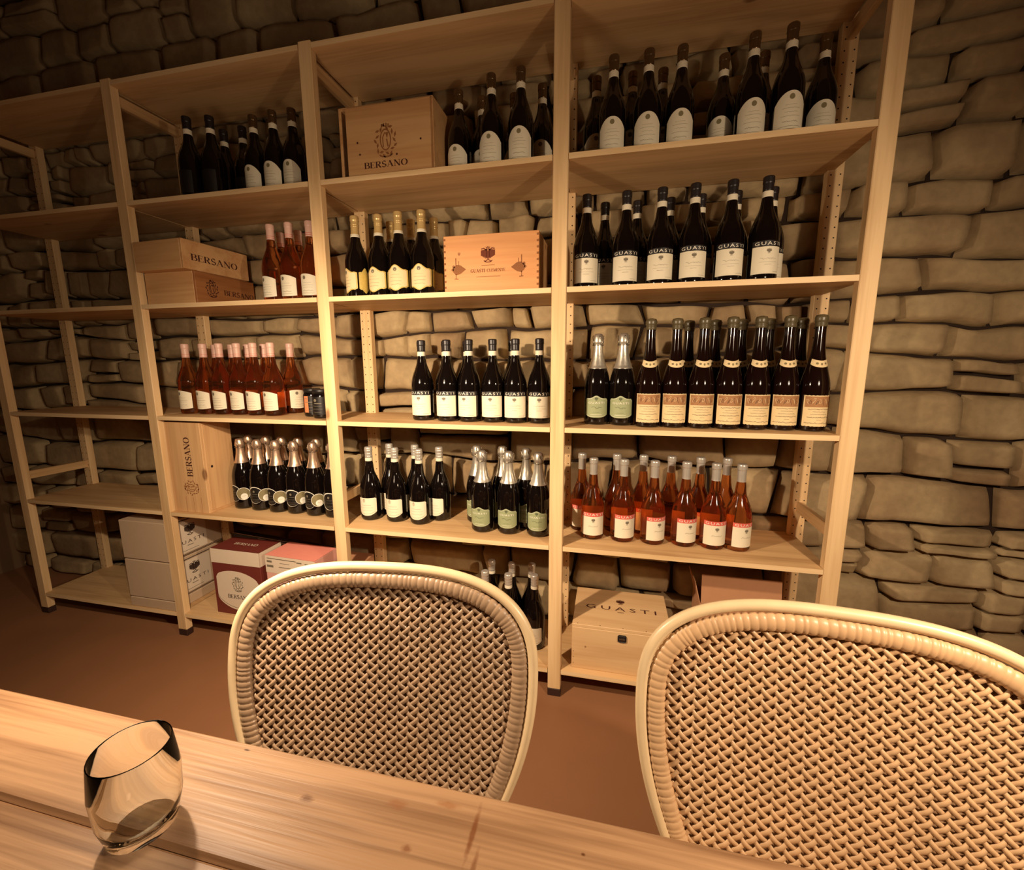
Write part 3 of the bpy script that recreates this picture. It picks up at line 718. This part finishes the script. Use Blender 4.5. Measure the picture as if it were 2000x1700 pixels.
# ------------------------------------------------------------------ boxes
def crate(t, w, d, h, th=.010, mat='crate_x', lid=None):
    """open-built wooden case: floor, two ends, front and rear boards; local origin bottom front left"""
    m = MB(); g = .0004
    m.box((0, 0, 0), (w, d, th), 0, .001); m.box((0, d-th, th), (w, d, h), 0, .001)
    m.build('case', M[mat], t)
    m = MB(); m.box((0, 0, th+g), (th, d-th-g, h), 0, .001); m.build('end_panel', M[mat], t)
    m = MB(); m.box((w-th, 0, th+g), (w, d-th-g, h), 0, .001); m.build('end_panel', M[mat], t)
def face_front(y): return lambda x, z: (x, y, z)

# branded case with its lid facing out, on the second shelf
t = thing('wooden_crate', 'large wooden wine case with crest and dark lettering, on the second shelf', 'crate', (-.745, .045, Z[1]))
W_, H_, D_ = .345, .236, .215
crate(t, W_, D_, H_); m = MB(); m.box((.010, .0, H_-.010), (W_-.010, D_-.010, H_), 0, .001); m.build('top_board', M['crate_x'], t)
m = MB(); m.box((.034, -.014, .002), (.340, -.0005, .226), 0, .0015)
f = face_front(-.0146)
m.decal(place(serif('BERSANO'), -.569+.745, .041, .160, .019), f, 1)
m.decal(place(WREATH, -.566+.745, .112, .085, .095), f, 2)
for kx, kz in ((.075,.115),(.082,.078),(.305,.105),(.218,.067)): m.decal(place(disc(0,0,.5,.5,8), kx, kz, .007, .007), f, 1)
m.build('lid', [M['crate_x'], M['ink'], M['ink_soft']], t)

# orange dovetailed case
t = thing('wooden_crate', 'orange-brown dovetailed wooden wine case with crest, third shelf of middle bay', 'crate', (-.379, .05, Z[2]))
W_, H_, D_ = .330, .189, .20
m = MB(); m.box((.0, .0, 0), (W_, D_, .008), 0, .001); m.box((0, D_-.010, .0084), (W_, D_, H_), 0, .001); m.box((.0, .0104, H_-.009), (W_, D_-.0104, H_), 0, .001); m.build('case', M['crate_x'], t)
for x in (.0004, W_-.0104):
    m = MB(); m.box((x, .0104, .0084), (x+.010, D_-.0104, H_-.0094), 0, .001); m.build('end_panel', M['crate_x'], t)
m = MB(); m.box((.0, .0, .0084), (W_, .010, H_), 0, .001); f = face_front(-.0006)
for k in range(9):
    for x in (.0035, W_-.0035): m.decal([[(x-.0035, .018+k*.0195), (x+.0035, .018+k*.0195), (x+.0035, .025+k*.0195), (x-.0035, .025+k*.0195)]], f, 2)
cx = .157
m.decal(place(EAGLE, cx, .122, .047, .050), f, 1)
m.decal(place(serif('GUASTI'), cx-.0365, .0725, .050, .0105)+place(serif('CLEMENTE'), cx+.0275, .0725, .064, .0092), f, 1)
m.decal(bar(cx, .0888, .046, .0016)+bar(cx, .0525, .084, .0016), f, 3)
def bunch(cx, cz, s):
    out = [[(cx-s*.024,cz+.002),(cx-s*.008,cz+.012),(cx+s*.004,cz+.010),(cx+s*.024,cz-.004),(cx+s*.004,cz-.018),(cx-s*.012,cz-.022),(cx-s*.022,cz-.012)][::s]]
    out += stroke([(cx-s*.012,cz+.008),(cx-s*.012,cz+.034)], .003)+stroke([(cx-s*.002,cz+.010),(cx-s*.002,cz+.024)], .002)
    out += stroke([(cx-s*.012,cz-.018),(cx-s*.012,cz-.034)], .002)+stroke([(cx-s*.018,cz-.034),(cx-s*.004,cz-.035)], .003)
    out += place(disc(0,0,.5,.5,8), cx-s*.020, cz+.006, .010, .010)+place(disc(0,0,.5,.5,8), cx-s*.024, cz-.004, .009, .009)
    return out
m.decal(bunch(-.324+.379, .083, 1)+bunch(-.119+.379, .083, -1), f, 3)
m.build('front_panel', [M['crate_orange'], M['ink_red'], M['ink_soft'], M['ink_brown'] if 'ink_brown' in M else M['ink_soft']], t)

# two stacked cases at the left of the third shelf; their long sides face the right
def side_crate(label, loc, rz, w, d, h, mat, texts):
    t = thing('wooden_crate', label, 'crate', loc, rz)      # origin: front right bottom corner
    m = MB(); m.box((-w, 0, 0), (-.0104, .010, h), 0, .001); m.build('end_panel', M['crate_x'], t)
    m = MB(); m.box((-w, d-.010, 0), (-.0104, d, h), 0, .001); m.build('end_panel', M['crate_x'], t)
    m = MB(); m.box((-w, .0104, 0), (-.0104, d-.0104, .008), 0, .001); m.box((-w, .0104, h-.008), (-.0104, d-.0104, h), 0, .001); m.build('case', M['crate_x'], t)
    m = MB(); m.box((-.010, 0, 0), (0, d, h), 0, .001); f = lambda y, z: (.0006, y, z)
    for polys in texts: m.decal(polys, f, 1)
    m.build('side_panel', [M[mat], M['ink']], t); return t
side_crate('dark-sided wooden case with crest, lower of two stacked cases', (-1.396, .02, Z[2]), 0, .245, .29, .123, 'crate_brown',
    [place(WREATH, .072, .065, .062, .062), place(serif('BERSANO'), .205, .058, .155, .020)])
side_crate('pale wooden case with dark lettering, upper of two stacked cases', (-1.392, -.025, Z[2]+.1235), math.radians(-3), .245, .292, .108, 'crate_y' if 'crate_y' in M else 'crate_x',
    [place(serif('BERSANO'), .135, .047, .205, .024)])

# tall case standing on end, fifth shelf
t = thing('wooden_crate', 'tall wooden wine case standing upright with sideways lettering', 'crate', (-1.466, .02, Z[4]))
W_, D_, H_ = .180, .150, .392
m = MB(); m.box((-W_, .0124, 0), (0, D_, .010), 0, .001); m.box((-W_, .0124, H_-.010), (0, D_, H_), 0, .001); m.box((-W_, D_-.010, .0104), (-.0104, D_, H_-.0104), 0, .001)
m.box((-W_, .0124, .0104), (-W_+.010, D_-.0104, H_-.0104), 0, .001); m.build('case', M['crate_z'], t)
m = MB(); m.box((-.010, .0124, .0104), (0, D_, H_-.0104), 0, .001); f = lambda y, z: (.0006, y, z)
m.decal(place(disc(0,0,.5,.5,12), .037, .200, .011, .012), f, 1); m.build('side_panel', [M['crate_z'], M['hole']], t)
m = MB(); m.box((-W_, 0, 0), (0, .012, H_), 0, .0012); f = face_front(-.0006)
m.decal(place(serif('BERSANO'), -.076, .245, .170, .030, PI/2)+[], f, 1)
m.decal(place(WREATH, -.078, .110, .070, .070, PI/2), f, 2)
for x in (-.035,-.075,-.115): m.decal(stroke([(x,.002),(x,.07)], .0012), f, 2)
m.build('front_panel', [M['crate_z'], M['ink'], M['ink_soft']], t)

# pale case on the lowest shelf of the right bay
t = thing('wooden_crate', 'pale wooden wine case with black lettering on its lid, lowest shelf', 'crate', (.084, .028, Z[5]))
W_, D_, H_ = .347, .268, .177
m = MB(); m.box((.012, .012, 0), (W_-.012, D_, .010), 0, .001); m.box((.0, D_-.012, .0104), (W_, D_, H_-.0124), 0, .001); m.build('case', M['crate_pale'], t)
for x in (0, W_-.012):
    m = MB(); m.box((x, .0124, .0004), (x+.012, D_-.0124, H_-.0124), 0, .001); m.build('end_panel', M['crate_pale'], t)
m = MB(); m.box((0, 0, 0), (W_, .012, H_-.0124), 0, .0015); f = face_front(-.0006)
for k in range(3):
    for x in (.007,): m.decal(place(disc(0,0,.5,.5,6), x, .02+.024*k, .003, .003), f, 1)
fp = m.build('front_panel', [M['crate_pale'], M['ink']], t)
m = MB(); m.box((.163, -.004, .128), (.193, -.0005, .155), 0, .004); m.box((.168, -.0065, .139), (.188, -.0041, .144), 1); m.build('clasp', [M['capsule_black'], M['wire']], t)
m = MB(); m.box((0, 0, H_-.012), (W_, D_, H_), 0, .0015)
f = lambda x, y: (x, y, H_+.0005)
cx = .174
m.decal(place(sans('GUASTI', 1.45), cx, .130, .262, .026), f, 1)
m.decal(place(EAGLE, cx, .178, .030, .034)+bar(cx, .106, .024, .003), f, 1)
for x in (.02,.10,.18,.26,.33): m.decal(place(disc(0,0,.5,.5,6), x, .006, .004, .004), f, 1)
m.build('lid', [M['crate_pale'], M['ink']], t)

# cartons on the lowest shelf of the left bay
t = thing('carton', 'burgundy cardboard wine carton with white crest label', 'carton', (-1.520, .046, Z[5]), math.radians(-.5))
W_, D_, H_ = .258, .128, .310
m = MB(); m.box((0, 0, 0), (W_, D_, H_-.0012), 0, .002); f = face_front(-.0005)
m.poly([f(-.0005, .245) and (x, -.0006, z) for x, z in ((0,.244),(W_,.244),(W_,.309),(0,.309))], 1)
m.poly([(W_+.0006, y, z) for y, z in ((0,.244),(D_,.244),(D_,.309),(0,.309))], 1)
m.build('carton_body', [M['burgundy'], M['carton_white']], t)
m = MB(); n = 24; top = []; bot = []
zt = lambda u: .212-.030*abs(u+.12)**2.2-.012*max(0,(abs(u)-.86)/.14)**2; zb = lambda u: .026+.040*abs(u-.06)**2.4+.010*max(0,(abs(u)-.86)/.14)**2
for i in range(n):
    u, v = 2*i/n-1, 2*(i+1)/n-1; X = lambda q: .130+.112*q
    m.poly([(X(u),-.0012,zb(u)),(X(v),-.0012,zb(v)),(X(v),-.0012,zt(v)),(X(u),-.0012,zt(u))], 0)
f = face_front(-.0018)
m.decal(place(WREATH, .130, .150, .062, .064), f, 2); m.decal(place(serif('BERSANO'), .130, .090, .118, .018), f, 1)
m.decal(stroke([(.130+.112*(2*i/20-1), zb(2*i/20-1)+.010) for i in range(21)], .0014), f, 1)
m.build('label', [M['carton_white'], M['print_dark'], M['print_grey']], t)
m = MB(); m.poly([(0,0,H_),(W_,0,H_),(W_,D_,H_),(0,D_,H_)], 0)
m.decal(place(serif('BERSANO'), .130, .066, .122, .020), lambda x, y: (x, y, H_+.0006), 1); m.build('top_flap', [M['burgundy'], M['carton_white']], t)

t = thing('carton', 'pink-topped cardboard wine carton with printed white band', 'carton', (-1.226, .038, Z[5]), math.radians(-3))
W_, D_ = .252, .140
m = MB(); m.box((0, 0, 0), (W_, D_, H_-.0012), 0, .002)
m.poly([(x, -.0006, z) for x, z in ((0,.232),(W_,.232),(W_,.309),(0,.309))], 1)
f = face_front(-.0012)
m.decal(bar(.085,.297,.150,.0035,12,.0006)+bar(.175,.293,.026,.005)+bar(.214,.291,.020,.006)+bar(.022,.283,.026,.009)+bar(.024,.262,.034,.010)+bar(.100,.280,.05,.002)+bar(.100,.262,.06,.003), f, 2)
m.build('carton_body', [M['pink_pale'], M['carton_white'], M['print_grey']], t)
m = MB(); m.poly([(0,0,H_),(W_,0,H_),(W_,D_,H_),(0,D_,H_)], 0); m.build('top_flap', M['pink'], t)

t = thing('carton', 'long dark carton standing at the back of the lowest shelf', 'carton', (-1.625, .268, Z[5]), math.radians(-7))
m = MB(); m.box((0, 0, 0), (.60, .035, .285), 0, .002); m.poly([(x, -.0006, z) for x, z in ((.17,.262),(.34,.262),(.34,.276),(.17,.276))], 1)
m.poly([(x, -.0006, z) for x, z in ((.0,.2825),(.60,.2825),(.60,.2855),(.0,.2855))], 2); m.build('carton_body', [M['card_dark'], M['card_grey'], M['card']], t)
t = thing('carton', 'plain beige carton half hidden right of the pink one', 'carton', (-.955, .09, Z[5]))
m = MB(); m.box((0, 0, 0), (.125, .15, .262), 0, .002); m.build('carton_body', M['card'], t)
m = MB(); m.box((-.001, -.003, .190), (.064, -.0004, .2625), 0, .0008); m.build('label', M['card_grey'], t)

# white cartons at the left end, seen through the post frame
def case_side(label, z, h, letters=True):
    t = thing('carton', label, 'carton', (-1.706, .006, z))
    d = .285; m = MB(); m.box((-.26, 0, 0), (0, d, h), 0, .0025); f = lambda y, z_: (.0006, y, z_)
    if letters:
        m.poly([(.0006, .006, h-.012), (.0006, .006, h-.016), (.0006, d-.006, h-.016), (.0006, d-.006, h-.012)][::-1], 1)
        m.poly([(.0006, .006, .004), (.0006, .006, .007), (.0006, d-.006, .007), (.0006, d-.006, .004)][::-1], 1)
        m.poly([(.0009, .022, .012), (.0009, .192, .012), (.0009, .192, h-.020), (.0009, .022, h-.020)], 2)
        g = lambda y, z_: (.0014, y, z_)
        m.decal(place(EAGLE, .112, h*.64, .050, .056), g, 1); m.decal(place(sans('GUASTI', 1.4), .107, h*.34, .140, .016), g, 1)
        m.decal(bar(.107, h*.24, .03, .003)+bar(.107, h*.12, .08, .002), g, 3)
    m.build('carton_body', [M['card_grey'], M['print_dark'], M['carton_white'], M['print_grey']], t)
case_side('thin pale carton at the bottom of the left stack', Z[5], .046, False)
case_side('white carton with dark eagle crest, middle of the left stack', Z[5]+.0495, .183)
case_side('white carton with dark eagle crest, topmost of the left stack', Z[5]+.2375, .183)

# opened carton at the right
t = thing('carton', 'plain brown carton with raised flap, lowest shelf at the right end', 'carton', (.540, .165, Z[5]))
W_, D_, H_ = .275, .135, .235
m = MB(); c = .003
m.box((0,0,0),(W_,D_,c)); m.box((0,0,c),(W_,c,H_)); m.box((0,D_-c,c),(W_,D_,H_)); m.box((0,c,c),(c,D_-c,H_)); m.box((W_-c,c,c),(W_,D_-c,H_))
m.build('carton_body', M['card'], t)
m = MB(); m.box((0, -.001, 0), (W_-.008, .002, .108), 0); o = m.build('flap', M['card'], t); o.location = (.004, .0, H_+.001); o.rotation_euler = (math.radians(-8), 0, 0)
m = MB(); m.box((0, .004, 0), (.003, D_-.004, .085), 0); o = m.build('flap', M['card'], t); o.location = (-.001, 0, H_+.001); o.rotation_euler = (0, math.radians(-14), 0)

# ------------------------------------------------------------------ table
tb = thing('dining_table', 'worn wooden plank table across the foreground', 'table', (0, -1.45, 0))
TS = [((.070, .375, .75),(.0032,.030,.05),(120,66,30),.75), ((-.121,.368,.75),(.008,.005,.05),(104,62,34),.75), ((.182,.378,.75),(.0025,.0018,.05),(92,50,24),.9),
      ((.080, .342, .75),(.003,.02,.05),(120,66,30),.6), ((-.236,.405,.75),(.005,.0016,.05),(60,36,22),.9), ((-.02,.384,.75),(.012,.006,.05),(150,92,50),.5), ((.035,.395,.75),(.015,.004,.05),(150,92,50),.5), ((.01,.345,.75),(.006,.004,.05),(130,76,40),.7)]
M['table'] = wood('table_wood', (188,148,110), (126,90,60), 'x', .42, knots=True, fine=1.5, bump=.6, spots=TS, ramp=(.50,.80))
m = MB(); ys = [.417, .294, .130, -.03, -.19, -.35]
for i in range(5): m.box((-1.05, ys[i+1]+.0008, .714), (2.15, ys[i]-.0008, .75), 0, .003 if i else .0045)
m.build('tabletop', M['table'], tb)
for x in (-.95, 2.0):
    for y in (-.28, .33):
        m = MB(); m.box((x-.035, y-.035, 0), (x+.035, y+.035, .7135), 0, .004); m.build('leg', M['pine_z'], tb)
m = MB(); m.box((-.90, .345, .63), (1.95, .365, .7135), 0, .002); m.build('apron', M['table'], tb)

# stemless glass at the left
gt = thing('drinking_glass', 'clear drinking glass at the left edge of the table', 'glass', (-.268, -1.145, .75))
m = MB(); po = [(.0005,.022),(.0,.026),(.004,.030),(.03,.036),(.06,.0375),(.095,.034),(.0965,.0333),(.095,.0326),(.06,.0360),(.03,.0345),(.012,.030),(.008,.022)]
m.lathe(po, 36); m.build('bowl', M['glass_clear'], gt)

# ------------------------------------------------------------------ rattan chairs
CW, CT, CH, CN, CB, LEAN, CK = .2925, .6749, .1824, .72, 3.8188, .2084, .12
def surf(s, t, off=0.0):         # backrest surface; off>0 towards the shelf
    return Vector((s, LEAN*(t-.65) - CK*s*s + .004 + off, t))
def outline(inset, low=.40, n=72):
    W, H = CW-inset, CH-inset; pts = []
    wl = lambda t: W*(1-CB*min(CT-t, .26)**2)
    k = 22
    for i in range(k):
        t = low + (CT-low)*i/k; pts.append((-wl(t), t))
    for i in range(n+1):
        th = PI*(1-i/n); c, s = math.cos(th), math.sin(th)
        pts.append((W*math.copysign(abs(c)**CN, c), CT + H*abs(s)**CN))
    for i in range(1, k+1):
        t = CT - (CT-low)*i/k; pts.append((wl(t), t))
    return pts
def resample(P, d):
    L = [0]
    for a, c in zip(P, P[1:]): L.append(L[-1]+(c-a).length)
    n = max(2, int(L[-1]/d)); out = []; j = 0
    for i in range(n+1):
        q = L[-1]*i/n
        while j < len(L)-2 and L[j+1] < q: j += 1
        out.append(P[j].lerp(P[j+1], (q-L[j])/max(1e-9, L[j+1]-L[j])))
    return out
def inside(s, t, inset, low=.41):
    W, H = CW-inset, CH-inset
    if t < low: return False
    if t < CT: return abs(s) < W*(1-CB*min(CT-t, .26)**2)
    v = (abs(s)/W)**(1/CN*2)+((t-CT)/H)**(1/CN*2); return v < 1
def weave(m, pitch, half, amp, off, ang, inset, low=.41, f=surf, ins=inside, c0=(0, .64), ext=.45, step=.0032, phase=0):
    for fam, a in ((0, ang), (1, PI-ang)):
        d = (math.cos(a), math.sin(a)); nrm = (-d[1], d[0]); N = int(ext/pitch)
        cross = 2*ang if 2*ang < PI else 2*PI-2*ang
        # spacing of crossings along a strand
        sp = pitch/math.sin(2*ang)
        for i in range(-N, N+1):
            run = []
            K = int(ext/step)
            for k in range(-K, K+1):
                q = k*step; s = c0[0]+nrm[0]*i*pitch+d[0]*q; t = c0[1]+nrm[1]*i*pitch+d[1]*q
                if ins(s, t, inset, low):
                    # index of the other family at this point
                    a2 = PI-ang if fam == 0 else ang
                    n2 = (-math.sin(a2), math.cos(a2)); j = ((s-c0[0])*n2[0]+(t-c0[1])*n2[1])/pitch
                    h = amp*math.cos(PI*(j + i + phase))*(1 if fam == 0 else -1)
                    run.append((s, t, h))
                elif run:
                    emit(m, run, half, off, f); run = []
            if run: emit(m, run, half, off, f)
def emit(m, run, half, off, f):
    if len(run) < 3: return
    P = [f(s, t, off+h) for s, t, h in run]
    m.tube(P, half, 6, 0, flat=.36, nrm=(0, -1, .2), capped=True)
def make_chair(label):
    t = thing('rattan_chair', label, 'chair', (0,0,0), 0, 'rattan chairs at the table')
    rim = resample([surf(s, z) for s, z in outline(.008, .30)], .012)
    # the bent pole runs on down into the rear legs
    A, B_ = rim[0], rim[-1]
    left = [Vector((A.x-.01, .04, .02)), Vector((A.x-.004, .005, .14))]; right = [Vector((B_.x+.004, .005, .14)), Vector((B_.x+.01, .04, .02))]
    m = MB(); m.tube(left+rim+right, .0095, 12); m.build('back_rim', M['rattan_pale'], t)
    bp = resample([surf(s, z, -.002) for s, z in outline(.0315, .42)], .0013)
    rr = random.Random(3); rad = []; ph = 0; wdt = .0075
    for i in range(len(bp)):
        ph += .0013/wdt
        if ph >= 1: ph -= 1; wdt = rr.uniform(.006, .0135)
        rad.append(.0128 + .0022*abs(math.sin(PI*ph))**.5)
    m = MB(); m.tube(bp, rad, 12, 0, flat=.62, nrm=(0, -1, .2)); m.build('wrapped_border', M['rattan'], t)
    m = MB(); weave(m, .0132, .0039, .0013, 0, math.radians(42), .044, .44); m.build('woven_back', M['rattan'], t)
    m = MB(); weave(m, .0136, .0064, .0010, .012, math.radians(41), .036, .44, phase=.5, c0=(.006,.646)); m.build('back_lining', M['rattan_back'], t)
    # seat
    def sf(s, q, off=0): return Vector((s, q, .43-off-.02*(1-(s/.27)**2)*(1-((q+.22)/.25)**2)))
    def sin_(s, q, inset, low): return (abs(s)/.25)**3+(abs(q+.22)/.23)**3 < 1
    so = [Vector((.255*math.copysign(abs(math.cos(a))**.6, math.cos(a)), -.225+.235*math.copysign(abs(math.sin(a))**.6, math.sin(a)), .43)) for a in [2*PI*i/48 for i in range(48)]]
    m = MB(); m.tube(so, .014, 10, 0, closed=True); m.build('seat_rim', M['rattan_pale'], t)
    m = MB(); b0 = 0; n = 18
    for i in range(n+1):
        for j in range(n+1):
            u, v = 2*i/n-1, 2*j/n-1; s = .25*u*(1-.12*v*v); q = -.225+.23*v*(1-.12*u*u); m.v.append((s, q, .432-.018*(1-u*u)*(1-v*v)))
    for i in range(n):
        for j in range(n):
            a = i*(n+1)+j; m.face((a, a+n+1, a+n+2, a+1), 0, True)
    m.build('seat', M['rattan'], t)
    for s in (-1, 1):
        m = MB(); m.tube([(s*.20, -.40, .425), (s*.215, -.415, .22), (s*.225, -.425, .0)], .014, 10); m.build('leg', M['rattan_pale'], t)
        m = MB(); m.tube([(s*.21, -.02, .425), (s*.225, .015, .22), (s*.235, .045, .0)], .014, 10); m.build('leg', M['rattan_pale'], t)
    return t
CL = 'rattan chair with open-woven back, left of the two behind the table'
c1 = make_chair(CL); c1.location = (-.2071, -.7855, 0); c1.rotation_euler = (0, 0, .1273)
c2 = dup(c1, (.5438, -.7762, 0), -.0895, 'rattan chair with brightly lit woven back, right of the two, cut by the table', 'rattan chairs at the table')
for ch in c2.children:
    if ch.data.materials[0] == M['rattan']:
        ch.data = ch.data.copy(); ch.data.materials[0] = M['rattan_lit']  # right chair takes the lit copy of the cane colour

# ------------------------------------------------------------------ light
def lamp(name, loc, power, col, rad):
    l = bpy.data.lights.new(name, 'POINT'); l.energy = power; l.color = col; l.shadow_soft_size = rad
    o = bpy.data.objects.new(name, l); COL.objects.link(o); o.location = loc; return o
WARM = (1.0, .765, .53)
def spot(name, loc, target, power, size):
    l = bpy.data.lights.new(name, 'SPOT'); l.energy = power; l.color = WARM; l.shadow_soft_size = .02; l.spot_size = math.radians(size); l.spot_blend = 1.0
    o = bpy.data.objects.new(name, l); COL.objects.link(o); o.location = loc
    o.rotation_euler = (Vector(target)-Vector(loc)).to_track_quat('-Z', 'Y').to_euler(); return o
lamp('table_lamp_light', (-.62, -.88, 1.42), 8, WARM, .16)
lamp('pendant_light', (1.02, -1.20, 1.42), 9, WARM, .16)
spot('table_lamp_cone', (-.62, -.88, 1.42), (-.50, .0, .45), 100, 160)
spot('pendant_cone', (1.02, -1.20, 1.42), (.50, -.3, .45), 62, 165)
w = bpy.data.worlds.new('World'); SC.world = w; w.use_nodes = True
w.node_tree.nodes['Background'].inputs[0].default_value = (1, .62, .34, 1); w.node_tree.nodes['Background'].inputs[1].default_value = .05

# ------------------------------------------------------------------ camera
cd = bpy.data.cameras.new('Camera'); cam = bpy.data.objects.new('Camera', cd); COL.objects.link(cam); SC.camera = cam
cd.sensor_fit = 'HORIZONTAL'; cd.sensor_width = 36; cd.lens = 848.19/2000*36; cd.clip_start = .02
from mathutils import Matrix
yaw, pitch, roll = .2231, -.167, -.0047
f = Vector((-math.sin(yaw)*math.cos(pitch), math.cos(yaw)*math.cos(pitch), math.sin(pitch)))
r = Vector((math.cos(yaw), math.sin(yaw), 0)); u = r.cross(f)
rr = r*math.cos(roll)+u*math.sin(roll); uu = -r*math.sin(roll)+u*math.cos(roll)
mt = Matrix((rr, uu, -f)).transposed().to_4x4(); mt.translation = (.1936, -1.4304, 1.228)
cam.matrix_world = mt
SC.view_settings.view_transform = 'Standard'; SC.view_settings.look = 'None'; SC.view_settings.exposure = 0
